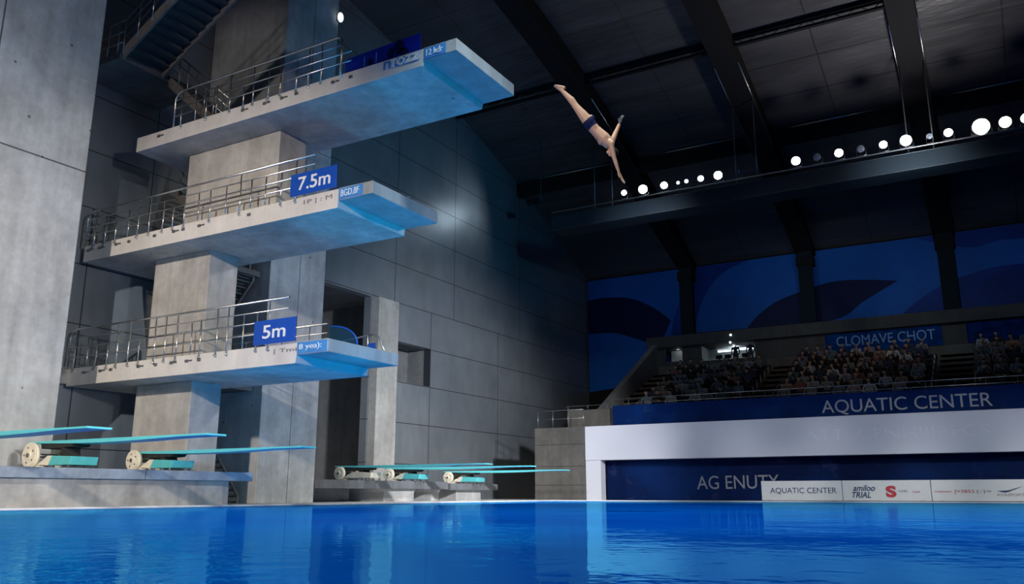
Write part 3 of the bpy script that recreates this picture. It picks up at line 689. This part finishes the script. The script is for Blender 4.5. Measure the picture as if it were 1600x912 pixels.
# ================================================================== diving platforms
YA, YB = 15.1, 17.85
def platform(zt, x0, xbody, xtip, thick, col, colz0, name, label, decal, dsize):
    t = thing('diving_platform', ((x0 + xtip) / 2, 16.5, zt - thick), label, 'diving platform', 'diving platforms of the tower')
    mb = MB()
    mb.prism([(x0, zt), (xbody, zt), (xbody, zt - .31), (xbody - .03, zt - thick + .01), (xbody - .05, zt - thick), (x0, zt - thick)], 'y', YA, YB)
    sl = build(mb, 'slab', [M['fascia'], M['tower']], t, bevel=.012)
    for p in sl.data.polygons: p.material_index = 1 if abs(p.normal.z) > .5 else 0
    mb = MB(); mb.box(xbody, xtip, YA, YB, zt - .31, zt + .015); build(mb, 'front_slab', concrete('front slab ' + name, (.42, .42, .43), holes=False, var=.15), t, bevel=.012)
    mb = MB(); mb.box(col[0], col[1], 16.1, 17.15, colz0, zt - thick); build(mb, 'support_column', M['tower'], t, bevel=.015)
    mb = MB(); mb.box(xbody + .02, xtip - dsize, YA - .012, YA, zt - .29, zt - .01); d = build(mb, 'blue_decal', M['decalblue'], t)
    text(decal, xbody + .09, YA - .012, zt - .23, .17, M['lettering'], t, width=(xtip - xbody - dsize) * .74)
    # thin bearing line and clamps along the fascia
    rnd = random.Random(int(zt * 10)); n = int((xbody - x0 - 1.6) / .62)
    for k in range(n):
        if rnd.random() < .3: continue
        x = x0 + .3 + k * .62 + rnd.uniform(-.15, .15)
        mb = MB(); mb.box(x - .055, x + .055, YA - .035, YA, zt - .2, zt - .13); mb.cone((x + .03, YA - .06, zt - .165), (x + .03, YA - .03, zt - .165), .028, .028, 8)
        if rnd.random() < .5: mb.box(x + .08, x + .2, YA - .02, YA, zt - .18, zt - .14)
        build(mb, 'rail_clamp', M['darksteel'], t)
    return t
P5 = platform(3.94, -24.0, -14.8, -13.8, .52, (-22.1, -19.7), .03, 'low', 'lowest concrete diving platform, with the blue 5m sign', '8 yea):', .02)
P7 = platform(7.72, -23.9, -13.7, -12.62, .50, (-21.8, -19.4), 3.94, 'middle', 'middle concrete diving platform, with the blue 7.5m sign', 'BGD.8F', .3)
P10 = platform(10.86, -21.9, -11.2, -10.24, .46, (-20.7, -16.9), 7.72, 'top', 'highest concrete diving platform, with blue see-through side banner', '12 kdr', .3)
# signs
def sign(t, x0, x1, z0, z1, s, h, tx, wd):
    mb = MB(); mb.box(x0, x1, YA - .11, YA - .075, z0, z1); b_ = build(mb, 'height_sign', M['signblue'], t, bevel=.006)
    text(s, tx, YA - .11, z0 + (z1 - z0 - h) * .5, h, M['lettering'], b_, width=wd, bold=.012)
sign(P5, -16.2, -14.78, 3.96, 4.57, '5m', .34, -15.88, .78)
sign(P7, -15.25, -13.7, 7.74, 8.33, '7.5m', .36, -14.97, 1.08)
# dark marks under the signs
text("' | Tmi", -15.75, YA, 3.70, .13, M['greyink'], P5, width=.95, label='small dark print under the sign')
text('1P | : M', -14.85, YA, 7.47, .14, M['greyink'], P7, width=.95, label='small dark print under the sign')
text('ITOZZ', -12.42, YA, 10.60, .22, M['decalblue'], P10, width=1.1, bold=.04)
text('TOZZ', -12.2, YA - .008, 10.61, .2, M['lettering'], P10, width=.86, bold=.03)
# 10 m banner
mb = MB(); mb.prism([(-13.72, 10.88), (-11.35, 10.88), (-11.35, 11.36), (-13.72, 11.28)], 'y', YA + .05, YA + .08)
b_ = build(mb, 'side_banner', M['signnavy'], P10)
rnd = random.Random(3)
mb = MB()
for cx, cz, rx, rz in [(-12.0, 11.15, .16, .2), (-12.25, 11.05, .1, .14), (-12.9, 11.0, .09, .1), (-11.85, 11.0, .14, .1)]:
    mb.prism([(cx + rx * math.cos(a / 10 * 6.283) * (1 + .25 * math.sin(3 * a)), cz + rz * math.sin(a / 10 * 6.283)) for a in range(10)], 'y', YA + .04, YA + .05)
build(mb, 'banner_print', M['muralB'], b_)
mb = MB(); mb.box(-12.72, -12.69, YA + .035, YA + .05, 10.92, 11.2); mb.box(-13.1, -13.085, YA + .035, YA + .05, 10.92, 11.18); build(mb, 'banner_seam', M['decalblue'], b_)
# curved blue windbreak behind the 5m sign
mb = MB()
arc = [(-14.78 + .0, 3.955)] + [(-14.78 + .95 * math.sin(a), 3.955 + .56 * math.cos(a)) for a in [i * math.pi / 2 / 10 for i in range(11)]]
m, nt, b, out = mat_new('tinted panel'); b.inputs['Base Color'].default_value = (.08, .25, .45, 1); b.inputs['Transmission Weight'].default_value = .85; b.inputs['Roughness'].default_value = .12; b.inputs['IOR'].default_value = 1.1
mb.prism(arc, 'y', 16.2, 16.22); gp = build(mb, 'curved_windbreak', m, P5, label='tinted quarter round panel')
mb = MB(); mb.tube([(p[0], 16.21, p[1]) for p in arc[1:]], .022, 6); build(mb, 'windbreak_edge', M['signblue'], gp)

# railings
def railing(t, zt, x0, x1, h, y, seed, hooked=False, bright=None, levels=(1, .76, .52, .27)):
    r = build(MB().box(x0, x0 + .01, y - .005, y + .005, zt, zt + .01), 'railing', M['steel'], t)
    rb = random.Random(seed)
    yo = y
    pts = [(x0 - .02, yo, zt - .02), (x0, yo, zt + h * .8), (x0 + .1, yo, zt + h * .95), (x0 + .3, yo, zt + h)]
    end = [(x1 - .15, yo, zt + h), (x1 - .04, yo, zt + h - .05), (x1, yo, zt + h - .18), (x1 - .02, yo, zt - .1)] if hooked else [(x1, yo, zt + h)]
    mb = MB(); mb.tube(pts + end, .028, 8); build(mb, 'top_rail', M['steel'], r)
    for i, lv in enumerate(levels[1:]):
        xe = x1 - (.0, .02, .02)[i % 3] + (.35 if hooked and i else 0)
        mb = MB(); mb.tube([(x0 + .02, yo, zt + h * lv), (xe, yo, zt + h * lv)], .018 if i == 0 else .022, 6); build(mb, 'mid_rail', M['steel'], r)
    n = int((x1 - x0) / .52)
    for k in range(n):
        x = x0 + .35 + k * (x1 - x0 - .5) / n + rb.uniform(-.08, .08)
        top = rb.choice([1, 1, .76, .76, .52]); bot = rb.choice([-.1, -.1, 0]) if top > .55 else -.12
        if k % 4 == 0: top, bot = 1, -.12
        mb = MB(); ln = rb.uniform(-.03, .03)
        mb.tube([(x, yo, zt + h * top), (x + ln, yo, zt + .3), (x, yo, zt + bot)], .019, 6)
        if bot < 0: mb.cone((x, yo, zt - .13), (x, yo, zt - .09), .04, .04, 8)
        build(mb, 'post', M['steel'], r)
    return r
YR = YA - .045
railing(P5, 3.94, -23.95, -15.1, 1.16, YR, 1, hooked=False)
railing(P7, 7.72, -23.8, -14.5, 1.06, YR, 2)
railing(P10, 10.86, -20.2, -13.78, 1.06, YR, 3, hooked=True)
YR2 = YB + .045
railing(P5, 3.94, -23.5, -16.4, 1.1, YR2, 4); railing(P7, 7.72, -23.4, -15.4, 1.05, YR2, 5); railing(P10, 10.86, -19.8, -14.2, 1.05, YR2, 6)
# far side fittings near the tips
def fitting(t, zt, x0, x1, h, name):
    f = build(MB().tube([(x0, YB - .06, zt + h * .75), (x1, YB - .06, zt + h), (x1 + .03, YB - .06, zt + h), (x1 + .03, YB - .06, zt)], .025, 8), 'grab_rail', M['steel'], t)
    build(MB().box(x1 + .06, x1 + .3, YB - .08, YB - .05, zt, zt + h * .62), 'blue_panel', M['signblue'], f)
    return f
f5 = fitting(P5, 3.94, -16.3, -14.85, .6, 'low')
build(MB().tube([(-14.75, YB - .06, 4.52), (-14.6, YB - .06, 4.55), (-14.45, YB - .06, 4.45), (-14.3, YB - .06, 4.2), (-14.15, YB - .06, 3.94)], .025, 8), 'curved_rail', M['steel'], f5)
fitting(P7, 7.72, -14.6, -13.6, .6, 'mid')
mb = MB(); mb.box(-24.28, -24.0, YA - .2, YA + .1, 3.5, 4.0); mb.box(-24.15, -24.1, YA - .28, YA - .2, 3.45, 4.05); build(mb, 'wall_bracket', M['steel'], P5)

# stairs of the tower: stringers, treads, railing
def stairs(x0, z0, x1, z1, ya, yb, label, rail_side=None, group='tower stairs'):
    t = thing('tower_stairs', ((x0 + x1) / 2, (ya + yb) / 2, min(z0, z1)), label, 'stairs', group)
    n = max(6, int(abs(z1 - z0) / .175)); dx, dz = (x1 - x0) / n, (z1 - z0) / n
    for yy in (ya, yb - .07):
        mb = MB(); s = 1
        mb.prism([(x0, z0 - .22), (x0, z0 + .16), (x1, z1 + .16), (x1, z1 - .22)], 'y', yy, yy + .07); build(mb, 'stringer', M['stair'], t)
    for k in range(n):
        xa, z = x0 + dx * k, z0 + dz * (k + .5)
        mb = MB(); mb.box(min(xa, xa + dx) - .02, max(xa, xa + dx) + .02, ya + .07, yb - .07, z - .03, z + .03)
        mb.box(xa - .012, xa + .012, ya + .07, yb - .07, z - abs(dz) * .5, z)
        build(mb, 'tread', M['stairtread'], t)
    if rail_side is not None:
        y = rail_side
        r = build(MB().tube([(x0, y, z0 + 1.1), (x1, y, z1 + 1.1)], .025, 8), 'handrail', M['steel'], t)
        for lv in (.75, .42): build(MB().tube([(x0, y, z0 + lv + .05), (x1, y, z1 + lv + .05)], .018, 6), 'mid_rail', M['steel'], r)
        for k in range(0, n + 1, 2):
            xx, zz = x0 + dx * k, z0 + dz * k
            build(MB().tube([(xx, y, zz - .05), (xx, y, zz + 1.1)], .018, 6), 'post', M['steel'], r)
    return t
M['stair'] = concrete('stair stringer', (.24, .215, .20), holes=False)
M['stairtread'] = plain('stair tread', (.10, .12, .13), .35, .3)
s2 = stairs(-22.2, 13.55, -16.2, 17.0, 14.5, 16.0, 'upper stair flight with ribbed underside rising above the top platform', 14.5)
mb = MB(); mb.box(-24.28, -22.2, 14.4, 17.4, 13.3, 13.5); build(mb, 'stair_landing', M['darkcon'], label='dark stair landing beside the massive pillar, above the top platform', cat='landing', bevel=.01)
t = thing('landing_railing', (-23.2, 14.45, 13.5), 'steel railing on the stair landing at the upper left', 'railing')
for h in (1.1, .72, .36): build(MB().tube([(-24.25, 14.45, 13.5 + h + .1), (-23.6, 14.45, 13.5 + h), (-22.2, 14.45, 13.5 + h)], .02, 6), 'rail', M['steel'], t)
for x in (-24.0, -23.4, -22.9, -22.4): build(MB().tube([(x, 14.45, 13.49), (x, 14.45, 14.62)], .02, 6), 'post', M['steel'], t)
s1 = stairs(-22.2, 13.35, -19.35, 10.95, 16.2, 17.4, 'short stair flight descending from the landing to the top platform', 16.25)
s3 = stairs(-21.2, 7.8, -23.9, 10.5, 18.2, 19.3, 'dark stair flight behind the tower between the middle and top platforms', 18.25)
s4 = stairs(-23.9, 4.2, -21.0, 7.4, 18.2, 19.3, 'dark stair flight behind the tower between the lowest and middle platforms', 18.25)
s5 = stairs(-21.0, .1, -23.9, 3.6, 18.2, 19.3, 'dark stair flight behind the tower rising from the deck', 18.25)
for z, lb in [(3.72, 'lowest'), (7.5, 'middle')]:
    mb = MB(); mb.box(-24.28, -20.9, 17.9, 19.45, z - .18, z); build(mb, 'stair_landing', M['darkcon'], label='dark concrete stair landing behind the %s platform' % lb, cat='landing')

# ================================================================== springboard plinths and springboards
t = thing('springboard_plinth', (-19.7, 11, 0), 'long concrete plinth with blue grey top slab carrying the left springboards', 'plinth')
mb = MB(); mb.prism([(-21.35, 4.5), (-18, 4.5), (-18, 17.0), (-19.66, 17.0), (-19.66, 16.05), (-21.35, 16.05)], 'z', .66, .89); build(mb, 'top_slab', M['plinthtop'], t, bevel=.012)
mb = MB(); mb.prism([(-21.2, 4.6), (-18.15, 4.6), (-18.15, 16.1), (-18.2, 16.35), (-18.4, 16.5), (-19.66, 16.5), (-19.66, 16.0), (-21.2, 16.0)], 'z', .03, .66); build(mb, 'base_wall', M['plinth'], t)
t = thing('springboard_plinth', (-21.7, 26, 0), 'long grey concrete slab on blocks carrying two far springboards', 'plinth', None)
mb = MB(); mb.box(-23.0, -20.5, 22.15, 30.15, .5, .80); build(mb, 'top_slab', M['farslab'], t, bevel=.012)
for ya, yb in ((26.2, 28.1), (29.3, 29.85)):
    mb = MB(); mb.prism([(ya, .03), (yb, .03), (yb, .38), (yb + .18, .5), (ya - .1, .5), (ya, .38)], 'x', -22.9, -20.75); build(mb, 'support_block', M['plinth'], t)
mb = MB(); mb.box(-22.9, -22.2, 22.4, 25.9, .03, .5); build(mb, 'support_block', M['plinth'], t)
t = thing('springboard_plinth', (-21.7, 32, 0), 'short concrete slab carrying the farthest springboard', 'plinth', None)
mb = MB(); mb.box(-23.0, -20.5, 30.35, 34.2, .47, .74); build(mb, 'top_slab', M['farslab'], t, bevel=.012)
mb = MB(); mb.box(-22.8, -20.8, 31.2, 33.2, .03, .47); build(mb, 'support_block', M['plinth'], t)

def springboard(xw, yb, zs, xtip, label, dia=.56, zb=None, tray='aqua', tilt=.0, L0=.6):
    """xw wheel centre x, yb board centre line y, zs slab top"""
    t = thing('springboard', (xw, yb, zs), label, 'springboard', 'springboards')
    r = dia / 2; zt = zs + dia + .0 if zb is None else zb
    yl = yb - .36; zc = zs + r + .02
    # board: flat tapered plank, thick in the middle
    xb = xw - .35; L = xtip - xb; prof_ = []
    N = 14
    top = [(xb + L * i / N, zt + .05 + tilt * math.sin(math.pi * i / N) * .5) for i in range(N + 1)]
    th = [.04 + .05 * math.sin(math.pi * min(1, i / N * 1.15)) for i in range(N + 1)]
    mb = MB(); mb.prism(top + [(x, z - th[i]) for i, (x, z) in list(enumerate(top))[::-1]], 'y', yb - .25, yb + .25)
    bd = build(mb, 'board', M['boardtop'], t, bevel=.006)
    # fulcrum wheel (foot wheel) on the near side, with hub, spokes holes
    for yy, nm in ((yl, 'wheel'), (yb + .36, 'wheel')):
        mb = MB(); mb.cone((xw, yy - .045, zc), (xw, yy + .045, zc), r, r, 32); mb.cone((xw, yy - .06, zc), (xw, yy - .045, zc), r * .86, r * .9, 32); mb.cone((xw, yy - .085, zc), (xw, yy - .06, zc), r * .34, r * .36, 20)
        wh = build(mb, nm, M['cream'], t)
        mb = MB(); mb.cone((xw, yy - .1, zc), (xw, yy - .085, zc), r * .18, r * .18, 14)
        for q in range(5):
            a = q * 1.2566 + .6; mb.cone((xw + math.cos(a) * r * .6, yy - .068, zc + math.sin(a) * r * .6), (xw + math.cos(a) * r * .6, yy - .058, zc + math.sin(a) * r * .6), r * .08, r * .08, 8)
        build(mb, 'hub', M['darksteel'], wh)
    mb = MB(); mb.cone((xw, yl, zc), (xw, yb + .36, zc), .05, .05, 12); build(mb, 'axle', M['darksteel'], t)
    # curved foot under the wheel
    mb = MB(); pts = [(xw - r * 1.15, zs), (xw - r * .9, zs + .09)] + [(xw + (r + .015) * math.sin(a), zc - (r + .0) * math.cos(a) * 1.0) for a in [-.75 + k * .15 for k in range(12)]] + [(xw + r * 1.5, zs + .22), (xw + r * 1.5, zs + .04), (xw + r * .7, zs)]
    mb.prism(pts, 'y', yl + .05, yl + .17); build(mb, 'wheel_cradle', M['cream'], t)
    # tray housing: cream sloping end then painted box
    xa = xw + r * 1.0; xe = xa + 1.25
    mb = MB(); mb.prism([(xa, zs + .1), (xa + .35, zs + .3), (xa + .5, zs + .3), (xa + .38, zs + .08)], 'y', yl + .0, yb + .34); build(mb, 'housing_end', M['cream'], t)
    mb = MB(); mb.prism([(xa + .38, zs + .08), (xa + .5, zs + .3), (xe, zs + .27), (xe - .04, zs + .08)], 'y', yl + .01, yb + .33); build(mb, 'tray_housing', M[tray], t, bevel=.012)
    for lx in (xa + .5, xa + .85, xe - .12):
        for yy in (yl + .05, yb + .28):
            build(MB().box(lx - .025, lx + .025, yy - .02, yy + .02, zs, zs + .1), 'leg', M['steel'], t)
    # hinge post under the board, and dark guide bar
    mb = MB(); mb.prism([(xa + .55, zs + .28), (xa + .75, zs + .28), (xa + .68, zt - .02), (xa + .62, zt - .02)], 'y', yb - .2, yb + .2); build(mb, 'fulcrum_block', M['rubber'], t)
    mb = MB(); mb.prism([(xw + .1, zt - .0), (xw + .15, zt - .13), (xa + 1.0, zt - .10), (xa + 1.1, zt - .0)], 'y', yb - .22, yb + .22); build(mb, 'guide_frame', M['rubber'], t)
    return t
springboard(-20.1, 9.75, .89, -14.3, 'left springboard of the near plinth, its tip ending above the second wheel', .58)
springboard(-20.0, 12.3, .89, -14.15, 'long springboard with the big cream wheel, middle of the near plinth', .60)
springboard(-20.0, 15.07, .89, -14.2, 'right springboard of the near plinth, before the tower column', .54, zb=1.36)
mb = MB()
springboard(-21.7, 25.1, .80, -15.4, 'far springboard next to the tall pillar', .48, tray='cream')
springboard(-21.7, 28.06, .80, -15.3, 'far springboard before the narrow pillar, over the middle support block', .48)
springboard(-21.7, 32.3, .74, -16.0, 'farthest springboard, on the short slab', .50)

# ================================================================== the diver
CR = cam.rotation_euler.to_matrix()
ex, ey, ez = CR.col[0].copy(), CR.col[1].copy(), CR.col[2].copy()     # right, up, towards viewer
SPX = .01264
D0 = Vector((-6.43, 14.18, 7.48))
def J(px, py, dep=0.0):       # figure plane coordinates -> local frame (x right, y deeper, z up)
    return Vector(((px - 915) * SPX, dep, (190 - py) * SPX))
diver = thing('diver', D0, 'person diving head first in navy trunks, one arm down and one raised', 'person')
diver['label'] = 'diver in navy swim trunks falling head first in mid air below the roof'
diver.rotation_euler = (PITCH, 0, HEAD)
LOC['diver'] = Vector((0, 0, 0))
mb = MB(); Cp = lambda a, b_, r0, r1, seg=16: mb.cap(a, b_, r0, r1, seg)
# legs
for s, dx, dy in ((-1, 0, 0), (1, 2.2, -1.6)):
    hip, kn, an = J(914 + dx * .6, 192 + dy * .6, s * .085), J(892.5 + dx, 166 + dy, s * .07), J(872.5 + dx * .5, 142.5 + dy * .5, s * .045)
    Cp(hip, hip.lerp(kn, .45), .108, .094); Cp(hip.lerp(kn, .45), kn, .094, .062)
    Cp(kn, kn.lerp(an, .35) + Vector((.012, 0, .012)), .060, .065); Cp(kn.lerp(an, .35) + Vector((.012, 0, .012)), an, .063, .036)
    mb.ball(kn + Vector((-.02, 0, -.012)), .045, 10)
    heel = J(875.5 + dx * .5, 137.5 + dy * .5, s * .045); ball_ = J(864.5, 135.3, s * .045)
    Cp(an, heel, .033, .029); Cp(heel, ball_, .028, .026); Cp(an, ball_, .034, .026)
    for q in range(5):
        o_ = (q - 2) * .016
        Cp(ball_ + Vector((0, o_, 0)), ball_ + Vector((-.05 + abs(q - 2) * .003, o_ * .9, .012)), .012, .009, 8)
    for q in (-1, 1): Cp(heel.lerp(ball_, .3), ball_ + Vector((0, q * .02, 0)), .024, .02, 10)
# trunk
for dep in (-.075, 0, .075):
    Cp(J(914.5, 191.5, dep), J(924, 202.5, dep), .112 - abs(dep) * .15, .098 - abs(dep) * .1)
    Cp(J(924, 202.5, dep * .95), J(938, 216.5, dep * 1.1), .096 - abs(dep) * .1, .115)
    Cp(J(938, 216.5, dep * 1.1), J(945.5, 223.5, dep * 1.1), .115, .10)
mb.ball(J(917, 187, -.06), .085, 14); mb.ball(J(917, 187, .06), .085, 14)           # seat
mb.ball(J(935, 220, -.07), .075, 14); mb.ball(J(935, 220, .07), .075, 14)           # chest
Cp(J(946, 224, -.14), J(949, 221, .14), .075, .07)                                   # shoulder girdle
# arms
def hand(wr, tip, across, curl, rs=.0095):
    d = (tip - wr); L = d.length; d.normalize(); n = d.cross(across).normalized()
    for q in range(4):
        o_ = across * ((q - 1.5) * .019)
        Cp(wr + o_ * .55, wr + d * L * .5 + o_, .014, .012, 8)
        fl = L * (.5, .56, .53, .42)[q]; a = wr + d * L * .5 + o_; b_ = a + d * fl * .5 + n * curl * .3 + o_ * .15; c_ = b_ + d * fl * .48 + n * curl * .9
        Cp(a, b_, rs, rs * .92, 8); Cp(b_, c_, rs * .92, rs * .75, 8)
    a = wr + d * L * .12 - across * .03
    Cp(a, a + d * L * .22 - across * .03, .013, .011, 8); Cp(a + d * L * .22 - across * .03, a + d * L * .45 - across * .038, .011, .009, 8)
sh, el, wr, tp = J(947.5, 227, -.17), J(953, 249, -.15), J(960, 269.5, -.12), J(968.5, 287.5, -.10)
Cp(sh, sh.lerp(el, .5), .06, .05); Cp(sh.lerp(el, .5), el, .05, .039); Cp(el, el.lerp(wr, .35), .04, .04); Cp(el.lerp(wr, .35), wr, .04, .026)
mb.ball(sh + Vector((.01, 0, .01)), .064, 14)
hand(wr, tp, Vector((.75, .6, -.15)).normalized(), .012)
W1 = (wr.copy(), (tp - wr).normalized())
sh, el, wr, tp = J(953, 217.5, .16), J(960.5, 200, .21), J(966, 187.5, .24), J(969.5, 175.5, .26)
Cp(sh, sh.lerp(el, .5), .058, .05); Cp(sh.lerp(el, .5), el, .05, .04); Cp(el, el.lerp(wr, .35), .04, .037); Cp(el.lerp(wr, .35), wr, .037, .026)
mb.ball(sh, .062, 14)
hand(wr, tp, Vector((.7, -.7, -.1)).normalized(), .02)
W2 = (wr.copy(), (tp - wr).normalized())
# neck and head (crown to the lower right, face to the lower left)
hc = J(952.8, 238, .0); cr = Vector((.80, -.05, -.60)).normalized(); fc = Vector((-.55, -.35, -.76)); fc = (fc - cr * fc.dot(cr)).normalized(); sd = cr.cross(fc).normalized()
Cp(J(948, 226, 0), hc - cr * .05, .062, .055)
rot = Matrix((sd, fc, cr)).transposed().to_quaternion()
mb.ball(hc, .1, 20, (.78, .95, 1.15), rot); mb.ball(hc + fc * .035 - cr * .055, .068, 16, (.85, 1, .9), rot)
Cp(hc + fc * .088 + cr * .012, hc + fc * .112 - cr * .022, .011, .015, 8)
Cp(hc + fc * .092 + cr * .02 - sd * .03, hc + fc * .092 + cr * .02 + sd * .03, .011, .011, 8)
Cp(hc + fc * .088 - cr * .06 - sd * .016, hc + fc * .088 - cr * .06 + sd * .016, .009, .009, 8); mb.ball(hc + fc * .075 - cr * .098, .022, 10)
for q in (-1, 1): mb.ball(hc + sd * q * .08 - cr * .005, .03, 12, (.4, .7, 1.1), rot)
me = bpy.data.meshes.new('b'); mb.bm.to_mesh(me); mb.bm.free(); o = bpy.data.objects.new('tmp', me); COL.objects.link(o)
rm = o.modifiers.new('r', 'REMESH'); rm.mode = 'VOXEL'; rm.voxel_size = .0062
sm = o.modifiers.new('s', 'SMOOTH'); sm.factor = .5; sm.iterations = 4
bpy.context.view_layer.update(); body = bpy.data.meshes.new_from_object(o.evaluated_get(bpy.context.evaluated_depsgraph_get())); bpy.data.objects.remove(o)
body.name = 'body'; body.materials.clear(); body.materials.append(M['skin'])
for p in body.polygons: p.use_smooth = True; p.material_index = 0
bo = bpy.data.objects.new('body', body); COL.objects.link(bo); bo.parent = diver
def shell(name, test, mat, off):
    bm = bmesh.new(); bm.from_mesh(body); bm.normal_update()
    kill = [f for f in bm.faces if not test(f.calc_center_median())]
    bmesh.ops.delete(bm, geom=kill, context='FACES'); 
    for v in bm.verts: v.co += v.normal * off
    bd_ = [e for e in bm.edges if e.is_boundary]
    g = bmesh.ops.extrude_edge_only(bm, edges=bd_)
    for v in [x for x in g['geom'] if isinstance(x, bmesh.types.BMVert)]: v.co -= v.normal * 0 ; 
    src = {}
    for e in g['geom']:
        if isinstance(e, bmesh.types.BMVert):
            for le in e.link_edges:
                ov = le.other_vert(e)
                if (ov.co - e.co).length < 1e-7: e.co = ov.co - ov.normal * off * 1.6
    me_ = bpy.data.meshes.new(name); bm.to_mesh(me_); bm.free(); me_.materials.clear(); me_.materials.append(mat)
    for p in me_.polygons: p.use_smooth = True
    oo = bpy.data.objects.new(name, me_); COL.objects.link(oo); oo.parent = diver; return oo
ax = (J(924, 202.5) - J(914.5, 191.5)).normalized(); pc = J(915, 192)
shell('swim_trunks', lambda c: -.06 < (c - pc).dot(ax) < .105 and (c - pc).length < .35, M['trunks'], .007)
shell('hair', lambda c: (c - hc).length < .17 and (c - hc).dot(cr) > -.04 + max(0, (c - hc).dot(fc)) * 1.4 - max(0, -(c - hc).dot(fc)) * .35 and abs((c - hc).dot(sd)) < .088 and (c - hc).dot(cr) > -.075, M['hair'], .010)
shell('wrist_wrap', lambda c: -.035 < (c - W2[0]).dot(W2[1]) < .24 and (c - W2[0]).length < .25, M['rubber'], .004)
for q in (-1, 1):
    e = MB(); e.ball(hc + fc * .088 + cr * .002 + sd * q * .032, .011, 10); build(e, 'eye', M['hair'], diver, local=True)
LOC['diver'] = D0
bpy.context.view_layer.update()
